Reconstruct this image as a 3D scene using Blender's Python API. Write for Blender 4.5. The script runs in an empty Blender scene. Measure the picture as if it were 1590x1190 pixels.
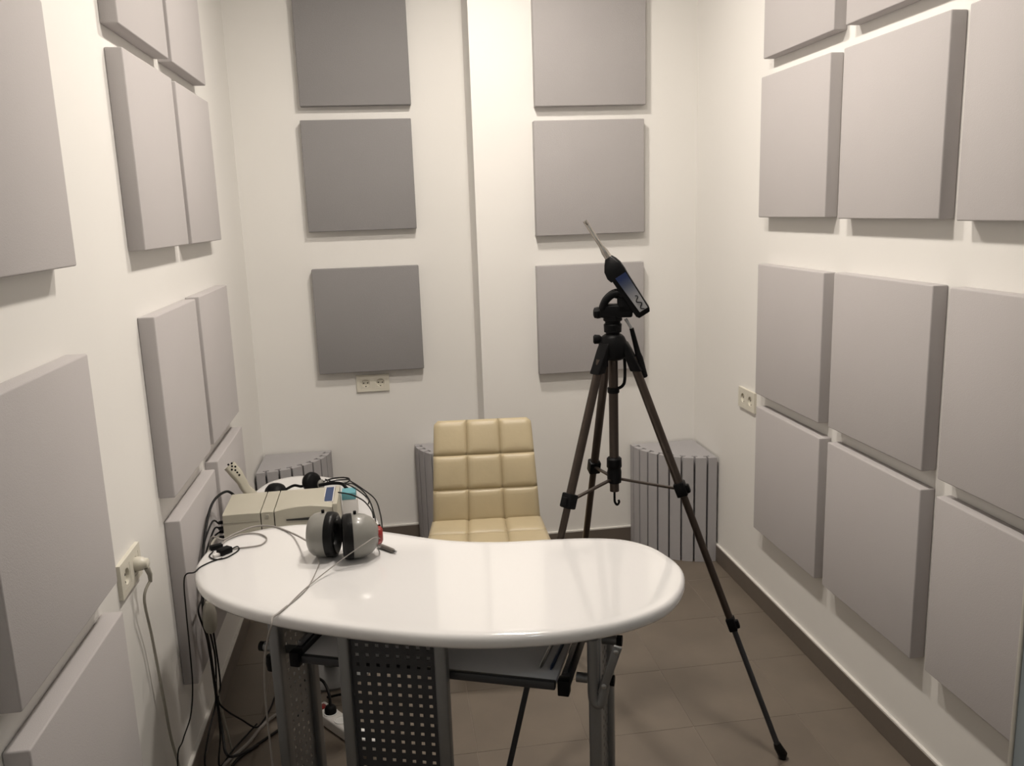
import bpy, bmesh, math, random
from mathutils import Vector, Matrix
random.seed(7)
S = bpy.context.scene
COL = S.collection
V = Vector
PI = math.pi

# ------------------------------------------------------------------ camera, world, light, exposure
FPX, W, H = 1325.267, 1590, 1190
CAM = V((0, 0, 1.62387))
AR = V((0.98909685, -0.14333083, -0.03381845))
AU = V((0.06116494, 0.19093064, 0.97969605))
AF = V((0.13396367, 0.97108278, -0.19761571))
cd = bpy.data.cameras.new('camera'); cam = bpy.data.objects.new('camera', cd); COL.objects.link(cam)
m = Matrix((AR, AU, -AF)).transposed().to_4x4(); m.translation = CAM
cam.matrix_world = m
cd.sensor_width = 36; cd.sensor_fit = 'HORIZONTAL'; cd.lens = FPX / W * 36; cd.clip_start = .02
S.camera = cam
w = bpy.data.worlds.new('world'); S.world = w; w.use_nodes = True
w.node_tree.nodes['Background'].inputs[0].default_value = (.75, .8, .9, 1)
w.node_tree.nodes['Background'].inputs[1].default_value = .25
S.view_settings.view_transform = 'Standard'; S.view_settings.look = 'None'
S.view_settings.gamma = 1; S.view_settings.use_curve_mapping = False
S.view_settings.exposure = 0.0
LAMP_MAIN, LAMP_FILL = 320.0, 36.0
LAMP_COL = (1.0, .918, .825, 1)
FILL_COL = (.80, .92, 1.0, 1)

# pixel helpers: a pixel gives a direction, the plane touched gives the distance
def ray(px, py): return AR * ((px - W / 2) / FPX) - AU * ((py - H / 2) / FPX) + AF
def onz(px, py, z): d = ray(px, py); return CAM + d * ((z - CAM.z) / d.z)
def onx(px, py, x): d = ray(px, py); return CAM + d * (x / d.x)
def ony(px, py, y): d = ray(px, py); return CAM + d * (y / d.y)

# ------------------------------------------------------------------ materials
def mat(name, col, rough=.5, metal=0, bump=0, bscale=60, var=0, vscale=8, coat=0, spec=.5, emit=0, objvar=0, sheen=0, detail=4, ecol=None):
    m = bpy.data.materials.new(name); m.use_nodes = True
    nt = m.node_tree; b = nt.nodes['Principled BSDF']
    b.inputs['Roughness'].default_value = rough; b.inputs['Metallic'].default_value = metal
    b.inputs['Specular IOR Level'].default_value = spec
    b.inputs['Coat Weight'].default_value = coat; b.inputs['Coat Roughness'].default_value = .04
    b.inputs['Sheen Weight'].default_value = sheen
    c = (*col, 1)
    tc = nt.nodes.new('ShaderNodeTexCoord')
    src = None
    if var or objvar:
        n = nt.nodes.new('ShaderNodeTexNoise'); n.inputs['Scale'].default_value = vscale; n.inputs['Detail'].default_value = detail
        nt.links.new(tc.outputs['Object'], n.inputs['Vector'])
        mr = nt.nodes.new('ShaderNodeMapRange'); mr.inputs['From Min'].default_value = .3; mr.inputs['From Max'].default_value = .7
        mr.inputs['To Min'].default_value = 1 - var; mr.inputs['To Max'].default_value = 1 + var
        nt.links.new(n.outputs['Fac'], mr.inputs['Value']); val = mr.outputs['Result']
        if objvar:
            oi = nt.nodes.new('ShaderNodeObjectInfo'); m2 = nt.nodes.new('ShaderNodeMapRange')
            m2.inputs['To Min'].default_value = 1 - objvar; m2.inputs['To Max'].default_value = 1 + objvar
            nt.links.new(oi.outputs['Random'], m2.inputs['Value'])
            mm = nt.nodes.new('ShaderNodeMath'); mm.operation = 'MULTIPLY'
            nt.links.new(val, mm.inputs[0]); nt.links.new(m2.outputs['Result'], mm.inputs[1]); val = mm.outputs[0]
        vm = nt.nodes.new('ShaderNodeVectorMath'); vm.operation = 'SCALE'; vm.inputs[0].default_value = col
        nt.links.new(val, vm.inputs['Scale']); nt.links.new(vm.outputs[0], b.inputs['Base Color'])
    else:
        b.inputs['Base Color'].default_value = c
    if bump:
        n = nt.nodes.new('ShaderNodeTexNoise'); n.inputs['Scale'].default_value = bscale; n.inputs['Detail'].default_value = 5
        nt.links.new(tc.outputs['Object'], n.inputs['Vector'])
        bp = nt.nodes.new('ShaderNodeBump'); bp.inputs['Strength'].default_value = bump; bp.inputs['Distance'].default_value = .002
        nt.links.new(n.outputs['Fac'], bp.inputs['Height']); nt.links.new(bp.outputs[0], b.inputs['Normal'])
    if emit:
        b.inputs['Emission Color'].default_value = ecol or LAMP_COL; b.inputs['Emission Strength'].default_value = emit
    return m
M = dict(
    wall=mat('wall_paint', (.785, .77, .74), .55, bump=.12, bscale=25, var=.012, vscale=2),
    ceil=mat('ceiling_paint', (.82, .81, .79), .8, bump=.1, bscale=30),
    foam=mat('grey_foam', (.465, .440, .437), .92, bump=.2, bscale=420, var=.025, vscale=2.2, spec=.15, sheen=.12),
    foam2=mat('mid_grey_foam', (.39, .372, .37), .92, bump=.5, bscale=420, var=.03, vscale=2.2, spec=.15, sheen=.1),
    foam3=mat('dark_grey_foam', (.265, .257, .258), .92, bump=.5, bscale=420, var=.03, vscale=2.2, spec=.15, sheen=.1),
    trap=mat('trap_foam', (.40, .388, .395), .92, bump=.5, bscale=420, var=.03, vscale=3, spec=.15),
    tile=mat('floor_tile', (.160, .132, .104), .42, bump=.10, bscale=18, var=.10, vscale=5, objvar=.05),
    grout=mat('grout', (.21, .18, .15), .9, var=.1, vscale=20),
    base=mat('baseboard_tile', (.135, .112, .093), .4, var=.08, vscale=6, bump=.05),
    caulk=mat('caulk', (.72, .70, .66), .7, var=.05, vscale=30),
    door=mat('door_paint', (.33, .38, .41), .45, var=.03, vscale=4, bump=.05, bscale=80),
    doortrim=mat('door_edge', (.62, .60, .54), .5, var=.03),
    white=mat('gloss_white', (.78, .772, .768), .12, coat=1, var=.006, vscale=3),
    traywhite=mat('tray_white', (.80, .81, .84), .18, coat=.5, var=.01),
    grey=mat('grey_metal', (.24, .245, .25), .4, metal=.75, var=.04, vscale=15, bump=.05, bscale=200),
    dark=mat('dark_metal', (.055, .057, .062), .45, metal=.5, var=.05, vscale=15, bump=.05, bscale=200),
    chrome=mat('brushed_steel', (.42, .43, .44), .28, metal=1, var=.05, vscale=20),
    steel=mat('probe_steel', (.50, .47, .43), .25, metal=1, var=.05, vscale=40),
    black=mat('black_plastic', (.006, .006, .0065), .45, spec=.1, var=.1, vscale=30, bump=.04, bscale=300),
    rubber=mat('black_rubber', (.005, .005, .005), .35, spec=.18, var=.1, vscale=30),
    cable=mat('black_cable', (.006, .006, .006), .55, spec=.25, var=.1, vscale=30),
    greycable=mat('grey_cable', (.30, .28, .26), .5, var=.08, vscale=40),
    beigecable=mat('beige_cable', (.36, .34, .29), .5, var=.06, vscale=40),
    bronze=mat('bronze_tube', (.066, .051, .042), .36, metal=.7, var=.06, vscale=20),
    leather=mat('cream_leather', (.485, .405, .26), .42, bump=.35, bscale=45, var=.05, vscale=9),
    beige=mat('beige_plastic', (.45, .425, .35), .45, var=.015, vscale=6, bump=.05, bscale=300),
    beige2=mat('beige_plastic_dark', (.36, .345, .29), .5, var=.02),
    ivory=mat('ivory_plastic', (.66, .63, .54), .35, var=.02, vscale=10),
    hole=mat('hole_dark', (.02, .018, .016), .7, var=.05),
    blue=mat('navy_label', (.025, .05, .13), .4, var=.05),
    cup=mat('warm_grey_shell', (.225, .22, .20), .32, var=.02, vscale=10, coat=.3),
    red=mat('red_plastic', (.26, .014, .011), .4, var=.05),
    cyan=mat('cyan_card', (.12, .33, .38), .6, var=.04),
    paper=mat('white_card', (.70, .68, .66), .7, var=.03),
    brownplug=mat('plug_grey', (.16, .145, .13), .4, var=.05),
    lamp=mat('lamp_main_glow', (.9, .9, .9), .6, emit=LAMP_MAIN, var=.001),
    fill_lamp=mat('lamp_fill_glow', (.9, .9, .9), .6, emit=LAMP_FILL, var=.001, ecol=FILL_COL),
    lampbody=mat('lamp_housing', (.75, .75, .74), .5, var=.01),
)

# ------------------------------------------------------------------ mesh builder
class MB:
    def __init__(s): s.v = []; s.f = []
    def add(s, vs, fs):
        o = len(s.v); s.v += [V(p) for p in vs]; s.f += [tuple(i + o for i in f) for f in fs]; return s
    def box(s, c, d, R=None):
        c = V(c); h = V(d) / 2; vs = []
        for i in (-1, 1):
            for j in (-1, 1):
                for k in (-1, 1):
                    p = V((i * h.x, j * h.y, k * h.z)); vs.append(c + (R @ p if R else p))
        return s.add(vs, [(0, 1, 3, 2), (4, 6, 7, 5), (0, 4, 5, 1), (2, 3, 7, 6), (0, 2, 6, 4), (1, 5, 7, 3)])
    def bb(s, x0, x1, y0, y1, z0, z1): return s.box(((x0 + x1) / 2, (y0 + y1) / 2, (z0 + z1) / 2), (abs(x1 - x0), abs(y1 - y0), abs(z1 - z0)))
    def bar(s, a, b, wd, th, up=(0, 0, 1)):
        a = V(a); b = V(b); t = (b - a); L = t.length; t.normalize(); sd = t.cross(V(up)).normalized(); u = sd.cross(t)
        return s.box((a + b) / 2, (wd, L, th), Matrix((sd, t, u)).transposed())
    def tube(s, pts, r, n=10, cap=True):
        pts = [V(p) for p in pts]; N = len(pts)
        rs = r if isinstance(r, (list, tuple)) else [r] * N
        vs = []; u = None
        for i, p in enumerate(pts):
            t = (pts[min(i + 1, N - 1)] - pts[max(i - 1, 0)]).normalized()
            if u is None:
                u = t.cross(V((0, 0, 1)))
                if u.length < .05: u = t.cross(V((1, 0, 0)))
            u = (u - t * u.dot(t)).normalized(); q = t.cross(u)
            for k in range(n):
                a = 2 * PI * k / n; vs.append(p + (u * math.cos(a) + q * math.sin(a)) * rs[i])
        fs = [(i * n + k, i * n + (k + 1) % n, (i + 1) * n + (k + 1) % n, (i + 1) * n + k) for i in range(N - 1) for k in range(n)]
        if cap: fs += [tuple(range(n - 1, -1, -1)), tuple((N - 1) * n + k for k in range(n))]
        return s.add(vs, fs)
    def lathe(s, o, ax, prof, n=32, cap=True, sx=1, up=(0, 0, 1)):
        o = V(o); ax = V(ax).normalized(); u = ax.cross(V(up))
        if u.length < .05: u = ax.cross(V((0, 1, 0)))
        u.normalize(); q = ax.cross(u); vs = []
        for (r, h) in prof:
            for k in range(n):
                a = 2 * PI * k / n; vs.append(o + ax * h + (u * math.cos(a) * sx + q * math.sin(a)) * r)
        N = len(prof)
        fs = [(i * n + k, i * n + (k + 1) % n, (i + 1) * n + (k + 1) % n, (i + 1) * n + k) for i in range(N - 1) for k in range(n)]
        if cap: fs += [tuple(range(n - 1, -1, -1)), tuple((N - 1) * n + k for k in range(n))]
        return s.add(vs, fs)
    def prism(s, poly, z0, z1):
        n = len(poly); vs = [(p[0], p[1], z0) for p in poly] + [(p[0], p[1], z1) for p in poly]
        return s.add(vs, [tuple(range(n - 1, -1, -1)), tuple(range(n, 2 * n))] + [(i, (i + 1) % n, (i + 1) % n + n, i + n) for i in range(n)])
    def rings(s, rg, cap=True):
        n = len(rg[0]); vs = [p for r in rg for p in r]; N = len(rg)
        fs = [(i * n + k, i * n + (k + 1) % n, (i + 1) * n + (k + 1) % n, (i + 1) * n + k) for i in range(N - 1) for k in range(n)]
        if cap: fs += [tuple(range(n - 1, -1, -1)), tuple((N - 1) * n + k for k in range(n))]
        return s.add(vs, fs)
    def build(s, name, mt, parent=None, bevel=0, seg=2, smooth=True, loc=None, angle=38):
        off = V((0, 0, 0))
        if parent is not None: off = V(parent.get('_o', (0, 0, 0)))
        elif loc is not None: off = V(loc)
        me = bpy.data.meshes.new(name); bm = bmesh.new()
        vs = [bm.verts.new(p - off) for p in s.v]
        for f in s.f:
            try: bm.faces.new([vs[i] for i in f])
            except ValueError: pass
        bmesh.ops.recalc_face_normals(bm, faces=bm.faces)
        if bevel:
            es = [e for e in bm.edges if e.is_manifold and e.calc_face_angle(0) > .5]
            bmesh.ops.bevel(bm, geom=es, offset=bevel, segments=seg, profile=.5, affect='EDGES', clamp_overlap=True)
        if smooth:
            a = math.radians(angle)
            for f in bm.faces: f.smooth = True
            for e in bm.edges:
                if not e.is_manifold or e.calc_face_angle(0) > a: e.smooth = False
        bm.to_mesh(me); bm.free()
        me.materials.append(mt if not isinstance(mt, str) else M[mt])
        o = bpy.data.objects.new(name, me); COL.objects.link(o)
        if parent is not None: o.parent = parent; o['_o'] = tuple(off)
        else: o.location = off; o['_o'] = tuple(off)
        return o
def tag(o, label, cat, group=None):
    o['label'] = label; o['category'] = cat
    if group: o['group'] = group
    return o
def thing(name, loc, label, cat, group=None):
    o = bpy.data.objects.new(name, None); COL.objects.link(o); o.location = loc; o['_o'] = tuple(loc); o.empty_display_size = .05
    return tag(o, label, cat, group)
def struct(o): o['kind'] = 'structure'; return o
def cat_rom(P, n=8, closed=False):
    P = [V(p) for p in P]; N = len(P); out = []
    for i in range(N if closed else N - 1):
        g = (lambda k: P[k % N]) if closed else (lambda k: P[max(0, min(N - 1, k))])
        a, b, c, d = g(i - 1), g(i), g(i + 1), g(i + 2)
        for k in range(n):
            t = k / n
            out.append(.5 * ((2 * b) + (c - a) * t + (2 * a - 5 * b + 4 * c - d) * t * t + (3 * b - a - 3 * c + d) * t ** 3))
    if not closed: out.append(P[-1])
    return out
def cable(name, pts, r, mt, label, cat='cable', parent=None, group=None, n=8):
    o = MB().tube(cat_rom(pts, 8), r, n).build(name, mt, parent, loc=None if parent else pts[-1])
    if parent is None: tag(o, label, cat, group)
    return o

# ------------------------------------------------------------------ the room
XL, XR, YB, YP, XP, YF, ZC = -.6644, 1.4256, 4.1555, 3.8761, .398, -1.2, 2.88
T = .12
struct(MB().bb(XL - T, XL, YF - T, YB + T, -.05, ZC).build('wall_left', 'wall'))
wr = MB().bb(XR, XR + T, YF - T, .60, -.05, ZC).bb(XR, XR + T, 1.43, YB + T, -.05, ZC).bb(XR, XR + T, .60, 1.43, 2.06, ZC)
struct(wr.build('wall_right', 'wall', smooth=False))
struct(MB().bb(XL, XP, YB, YB + T, -.05, ZC).build('wall_back', 'wall'))
struct(MB().bb(XP, XR, YP, YB + T, -.05, ZC).build('wall_pillar', 'wall'))
struct(MB().bb(XL, XR, YF - T, YF, -.05, ZC).build('wall_front', 'wall'))
struct(MB().bb(XL - T, XR + T, YF - T, YB + T, ZC, ZC + .1).build('ceiling', 'ceil'))
fl = struct(MB().bb(XL - T, XR + T, YF - T, YB + T, -.06, -.0012).build('floor', 'grout'))
P_ = .345; J = .0013
xs = [XL]; k = 1.212 - 10 * P_
while k < XR:
    if k > XL + .02: xs.append(k)
    k += P_
xs.append(XR)
ys = [YF]; k = 2.34 - 15 * P_
while k < YB:
    if k > YF + .02: ys.append(k)
    k += P_
ys.append(YB)
cache = {}
for i in range(len(xs) - 1):
    for j in range(len(ys) - 1):
        a, b, c, d = xs[i] + J, xs[i + 1] - J, ys[j] + J, ys[j + 1] - J
        if a > XP - .05 and c > YP: continue
        if a > XP - .1: d = min(d, YP)
        key = (round(b - a, 3), round(d - c, 3))
        if key not in cache:
            t = MB().box((0, 0, 0), (b - a, d - c, .008)).build('tile', 'tile', fl, bevel=.0006, seg=1)
            cache[key] = t.data; o = t
        else:
            o = bpy.data.objects.new('tile', cache[key]); COL.objects.link(o); o.parent = fl
        o.location = ((a + b) / 2, (c + d) / 2, -.004)
BH = .078
def baseboard(name, x0, x1, y0, y1, joints, axis):
    o = MB().bb(x0, x1, y0, y1, 0, .0775).build('cfg', 'base', bevel=.0015, seg=1); o.name = name; struct(o)
    c = MB()
    e = .004
    if axis == 'y':
        s = 1 if x0 < 0 else -1
        c.bb(x0 if s > 0 else x1, (x1 - .001 if s > 0 else x0 + .001), y0, y1, .0775, .0835)
    else:
        c.bb(x0, x1, y0 + .001, y1, .0775, .0835)
    c.build('caulk_line', 'caulk', o)
    return o
baseboard('baseboard_left', XL, XL + .011, YF, YB - .011, None, 'y')
baseboard('baseboard_right', XR - .011, XR, 1.50, YP - .011, None, 'y')
baseboard('baseboard_back', XL, XP, YB - .011, YB, None, 'x')
baseboard('baseboard_pillar', XP, XR, YP - .011, YP, None, 'x')
baseboard('baseboard_pillar_side', XP - .011, XP, YP, YB - .011, None, 'y')
# ajar door in the right wall, close to the camera
fr = MB()
fr.bb(XR - .012, XR + T, 1.40, 1.445, 0, 2.10).bb(XR - .012, XR + T, .585, .63, 0, 2.10).bb(XR - .012, XR + T, .585, 1.445, 2.03, 2.075)
struct(fr.build('trim_1', 'doortrim', bevel=.003))
hinge = V((XR - .015, .64, 0)); free = V((1.19, 1.404, 0)); dv = (free - hinge).normalized()
dn = V((-dv.y, dv.x, 0))
Rm = Matrix((dv, dn, V((0, 0, 1)))).transposed()
Ld = (free - hinge).length
dr = MB().box(hinge + dv * (Ld / 2 - .004) - dn * .022 + V((0, 0, 1.015)), (Ld - .008, .038, 2.01), Rm).build('door_1', 'door', bevel=.003)
struct(dr)
MB().box(hinge + dv * (Ld - .004) - dn * .0205 + V((0, 0, 1.015)), (.008, .041, 2.012), Rm).build('edge_strip', 'doortrim', dr, bevel=.002)
hb = hinge + dv * (Ld - .07) + V((0, 0, 1.03))
MB().tube([hb, hb + dn * .045], .009, 10).tube([hb + dn * .045, hb + dn * .05 - dv * .02, hb + dn * .05 - dv * .11], .008, 10).build('handle', 'chrome', dr)

# ------------------------------------------------------------------ lamps (on the ceiling, above the frame)
def ceiling_lamp(y, mt, label):
    c = V((.38, y, ZC))
    t = thing('ceiling_lamp', c, label, 'lamp', 'round ceiling lamps')
    MB().lathe(c, (0, 0, -1), [(.100, 0), (.100, .014), (.088, .016), (.086, .004)], 40, cap=False).build('housing', 'lampbody', t)
    MB().lathe(c, (0, 0, -1), [(.085, .004), (.085, .018), (.002, .0185)], 40).build('diffuser', mt, t)
ceiling_lamp(2.95, 'lamp', 'round white ceiling lamp nearer the back wall')
ceiling_lamp(2.05, 'lamp', 'round white ceiling lamp above the desk')
ceiling_lamp(-.2, 'fill_lamp', 'added dim fill lamp above the room entrance, standing in for corridor daylight')  # added lamp, stands in for cool corridor daylight from behind the camera

# ------------------------------------------------------------------ foam panels
TH = .044
pan = {}
def panel(wall, y, z, label):
    key = wall
    if wall == 'L': c = V((XL, y + .25, z)); 
    elif wall == 'R': c = V((XR, y + .25, z))
    elif wall == 'B': c = V((y + .25, YB, z))
    else: c = V((y + .25, YP, z))
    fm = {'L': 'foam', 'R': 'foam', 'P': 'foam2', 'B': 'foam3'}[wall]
    if fm not in pan:
        o = MB().bb(-.25, .25, -TH, 0, 0, .5).build('acoustic_panel', fm, bevel=.004, seg=3); pan[fm] = o.data
    else:
        o = bpy.data.objects.new('acoustic_panel', pan[fm]); COL.objects.link(o)
    o.location = c; o.rotation_euler.z = {'L': PI / 2, 'R': -PI / 2, 'B': 0, 'P': 0}[wall]
    tag(o, label, 'acoustic panel', {'L': 'foam panels on the left wall', 'R': 'foam panels on the right wall', 'B': 'foam panels on the back wall', 'P': 'foam panels on the back wall'}[wall])
    return o
rows = {1: 'topmost row', 2: 'second row from top', 3: 'third row from top', 4: 'bottom row'}
for nm, y, z in (('a2', 1.337, 1.545), ('b2', 2.346, 1.555), ('c2', 2.896, 1.554), ('b1', 2.34, 2.108), ('c1', 2.886, 2.108), ('b3', 2.351, .882), ('c3', 2.903, .884),
                 ('c4', 2.925, .319), ('b4', 2.371, .308), ('a3', 1.329, .868), ('a4', 1.334, .298)):
    cn = {'a': 'nearest the camera', 'b': 'middle column', 'c': 'nearest the back corner'}[nm[0]]
    panel('L', y, z, 'grey square foam panel on left wall, %s, %s' % (rows[int(nm[1])], cn))
for nm, y, z in (('a1', 2.586, 2.13), ('b1', 2.018, 2.129), ('a2', 2.598, 1.569), ('b2', 2.021, 1.566), ('c2', 1.454, 1.563), ('a3', 2.591, .895), ('b3', 2.026, .899),
                 ('c3', 1.459, .90), ('a4', 2.579, .346), ('b4', 2.024, .349), ('c4', 1.459, .353)):
    cn = {'c': 'nearest the camera', 'b': 'middle column', 'a': 'nearest the back corner'}[nm[0]]
    panel('R', y, z, 'grey square foam panel on right wall, %s, %s' % (rows[int(nm[1])], cn))
for x, z, l in ((-.355, 2.118, 'topmost'), (-.36, 1.558, 'second from top'), (-.362, .886, 'lowest, just above the double socket')):
    panel('B', x, z, 'darker grey foam panel left of the back-wall step, %s' % l)
for x, z, l in ((.673, 2.067, 'topmost'), (.664, 1.508, 'second from top, behind the probe tip'), (.66, .875, 'lowest, partly behind the tripod')):
    panel('P', x, z, 'grey foam panel right of the back-wall step, %s' % l)

# ------------------------------------------------------------------ corner bass traps
def trap(cx, cy, sx, label):
    # quarter round, corner at (cx,cy); sx=-1: opens to the left, +1: opens to the right; always towards -Y
    Rr, Hh, n = .315, .50, 8
    pts = [(0, 0)]
    pol = lambda r, a: (r * math.cos(a), r * math.sin(a))
    def notch(a):
        # T-slot seen from above, cut inwards at angle a
        d = V((math.cos(a), math.sin(a))); t = V((-d.y, d.x)); g, hw, dep = .0045, .0135, .022
        P = [d * Rr - t * g, d * (Rr - dep) - t * g, d * (Rr - dep) - t * hw, d * (Rr - dep - .012) - t * hw, d * (Rr - dep - .012) + t * hw, d * (Rr - dep) + t * hw, d * (Rr - dep) + t * g, d * Rr + t * g]
        return [(p.x, p.y) for p in P]
    A = [math.radians(90 * (i + .75) / (n + .5)) for i in range(n)]
    prev = math.radians(1.5)
    pts.append((Rr, 0)); 
    for a in A:
        lo = a - .0045 / Rr
        st = prev
        for q in range(4): pts.append(pol(Rr, st + (lo - st) * (q + 1) / 5))
        pts += notch(a); prev = a + .0045 / Rr
    for q in range(3): pts.append(pol(Rr, prev + (PI / 2 - prev) * (q + 1) / 4))
    pts.append((0, Rr))
    poly = [(cx + sx * p[0], cy - p[1]) for p in pts]
    o = MB().prism(poly, 0.001, Hh).build('bass_trap', 'trap', loc=(cx, cy, 0), angle=25)
    tag(o, label, 'bass trap', 'slotted corner foam traps on the floor')
trap(XR - .012, YP - .012, -1, 'slotted grey quarter-round foam trap in the right corner behind the tripod leg')
trap(XP - .012, YB - .012, -1, 'slotted grey quarter-round foam trap mostly hidden behind the cream chair')
trap(XL + .012, YB - .012, 1, 'slotted grey quarter-round foam trap in the left corner behind the audiometer')

# ------------------------------------------------------------------ wall sockets
def socket(pos, right, out, label, mt='ivory'):
    pos = V(pos); right = V(right); out = V(out); up = V((0, 0, 1))
    t = thing('wall_socket', pos, label, 'socket', 'double wall sockets')
    Rr = Matrix((right, out, up)).transposed()
    P = lambda x, z, y=0: pos + right * x + up * z + out * y
    f = MB()
    wd, ht, op = .158, .083, .0255
    cxs = (-.0355, .0355)
    def bx(x0, x1, z0, z1, y0=0, y1=.010): f.box(P((x0 + x1) / 2, (z0 + z1) / 2, (y0 + y1) / 2), (x1 - x0, y1 - y0, z1 - z0), Rr)
    bx(-wd / 2, wd / 2, op, ht / 2); bx(-wd / 2, wd / 2, -ht / 2, -op)
    bx(-wd / 2, cxs[0] - op, -op, op); bx(cxs[0] + op, cxs[1] - op, -op, op); bx(cxs[1] + op, wd / 2, -op, op)
    f.build('frame', mt, t)
    for cx in cxs:
        s = MB(); n = 32; q = op - .0005
        sq = []; ci = []; cb = []
        for k in range(n):
            a = 2 * PI * k / n; c, s_ = math.cos(a), math.sin(a); m_ = max(abs(c), abs(s_))
            sq.append(P(cx + c / m_ * q, s_ / m_ * q, .0095)); ci.append(P(cx + c * .0195, s_ * .0195, .0095)); cb.append(P(cx + c * .0185, s_ * .0185, .0015))
        s.rings([sq, ci, cb], cap=False); s.add(cb, [tuple(range(n))])
        so = s.build('insert', mt, t, angle=30)
        h = MB()
        for dx in (-.0095, .0095): h.lathe(P(cx + dx, 0, .0015), out, [(.0032, 0), (.0032, .0006)], 12)
        h.box(P(cx, -.016, .003), (.006, .003, .004), Rr)
        h.build('pin_hole', 'hole', so)
    return t
socket((-.113, YB, .823), (1, 0, 0), (0, -1, 0), 'ivory double wall socket under the lowest back-wall foam panel')
socket((XR, 3.252, .832), (0, -1, 0), (-1, 0, 0), 'ivory double wall socket on right wall beside the foam panels')
ls = socket((XL, 2.030, .812), (0, 1, 0), (1, 0, 0), 'ivory double wall socket on left wall with a plug in it')
# plug in the left socket + its cord
pp = V((XL + .010, 2.0655, .812))
pl = thing('power_plug', pp, 'ivory power plug with cord pushed into the left wall socket', 'plug')
MB().lathe(pp - V((.006, 0, 0)), (1, 0, 0), [(.0175, 0), (.0178, .012), (.0165, .022), (.013, .026), (.012, .034), (.006, .037)], 24).build('body', 'ivory', pl)
pe = pp + V((.024, 0, -.012))
MB().tube([pe, pe + V((.004, .004, -.02)), pe + V((.002, .008, -.04))], [.007, .006, .0045], 10).build('strain_relief', 'beigecable', pl)
cp = [pe + V((.002, .008, -.036))] + [onx(px, py, XL + d) for px, py, d in ((224, 930, .024), (235, 985, .02), (246, 1042, .02), (255, 1090, .02), (272, 1169, .02))]
cp.append(V((XL + .03, 2.26, .006)))
cp.append(V((XL + .12, 2.5, .006)))
MB().tube(cat_rom(cp, 8), .0035, 8).build('cord', 'beigecable', pl)

# ------------------------------------------------------------------ kidney desk
ZT = .74
out_px = [(299, 890), (304, 871), (328, 845), (383, 823), (478, 807), (595, 823), (690, 838), (761, 841), (862, 835), (917, 833), (972, 835), (1014, 846), (1043, 864), (1062, 880), (1066, 897), (1058, 922),
          (1035, 943), (980, 964), (900, 980), (820, 987), (740, 990), (660, 987), (562, 977), (486, 967), (411, 953), (348, 936), (308, 914)]
oc = [onz(px, py, ZT) for px, py in out_px]
def smooth_closed(P, it=2):
    for _ in range(it): P = [(P[i - 1] + P[i] * 4 + P[(i + 1) % len(P)]) / 6 for i in range(len(P))]
    return P
oc = smooth_closed(oc, 1)
out = cat_rom(oc, 6, True)
cen = sum(out, V((0, 0, 0))) / len(out)
def slab(mb, O, ztop, th, rnd):
    n = len(O)
    area = sum(O[i].x * O[(i + 1) % n].y - O[(i + 1) % n].x * O[i].y for i in range(n)); sg = 1 if area > 0 else -1
    nr = []
    for i in range(n):
        t = O[(i + 1) % n] - O[i - 1]; nr.append(V((t.y, -t.x, 0)).normalized() * sg)
    prof = []
    prof.append((-.035, -th)); prof.append((-.012, -th))
    for k in range(7):
        a = -PI / 2 + PI * k / 6; prof.append((-.012 + .012 * math.cos(a), -th / 2 + th / 2 * math.sin(a)))
    prof.append((-.03, 0))
    rg = [[V((p.x, p.y, ztop)) + nr[i] * d + V((0, 0, h)) for i, p in enumerate(O)] for d, h in prof]
    mb.rings(rg)
    return mb
desk = thing('desk', (0, 2.0, 0), 'glossy white kidney-shaped desk on grey perforated metal legs', 'desk')
slab(MB(), out, ZT, .034, .012).build('tabletop', 'white', desk, angle=50)
dn_ = V((.39, .92, 0)).normalized(); da = V((.92, -.39, 0)).normalized()
ZU = ZT - .034
def perforated(A, B, z0, z1, nc, pitch, hole, th=.002):
    # sheet between two points with real square holes
    A = V(A); B = V(B); t = (B - A); L = t.length; t.normalize(); nn = V((t.y, -t.x, 0)); up = V((0, 0, 1))
    mb = MB(); mx = (L - nc * pitch) / 2; nr = int((z1 - z0 - .02) / pitch); mz = z1 - .012
    vs = {}; lst = []; fs = []
    xsn = [0]; 
    for c in range(nc):
        x0 = mx + c * pitch + (pitch - hole) / 2; xsn += [x0, x0 + hole]
    xsn.append(L)
    zsn = [z1]
    for r in range(nr):
        zz = mz - r * pitch - (pitch - hole) / 2; zsn += [zz, zz - hole]
    zsn.append(z0)
    nx, nz = len(xsn), len(zsn)
    for side in (0, 1):
        for j in range(nz):
            for i in range(nx):
                lst.append(A + t * xsn[i] + nn * (th * (side - .5)) + up * (zsn[j] - A.z))
    ix = lambda s, i, j: s * nx * nz + j * nx + i
    for j in range(nz - 1):
        for i in range(nx - 1):
            hol = (i % 2 == 1) and (j % 2 == 1)
            if not hol:
                fs.append((ix(0, i, j), ix(0, i + 1, j), ix(0, i + 1, j + 1), ix(0, i, j + 1)))
                fs.append((ix(1, i, j), ix(1, i, j + 1), ix(1, i + 1, j + 1), ix(1, i + 1, j)))
            else:
                q = [(i, j), (i + 1, j), (i + 1, j + 1), (i, j + 1)]
                for k in range(4):
                    a, b = q[k], q[(k + 1) % 4]
                    fs.append((ix(0, *a), ix(0, *b), ix(1, *b), ix(1, *a)))
    q = [(0, 0), (nx - 1, 0), (nx - 1, nz - 1), (0, nz - 1)]
    return mb.add(lst, fs)
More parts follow.
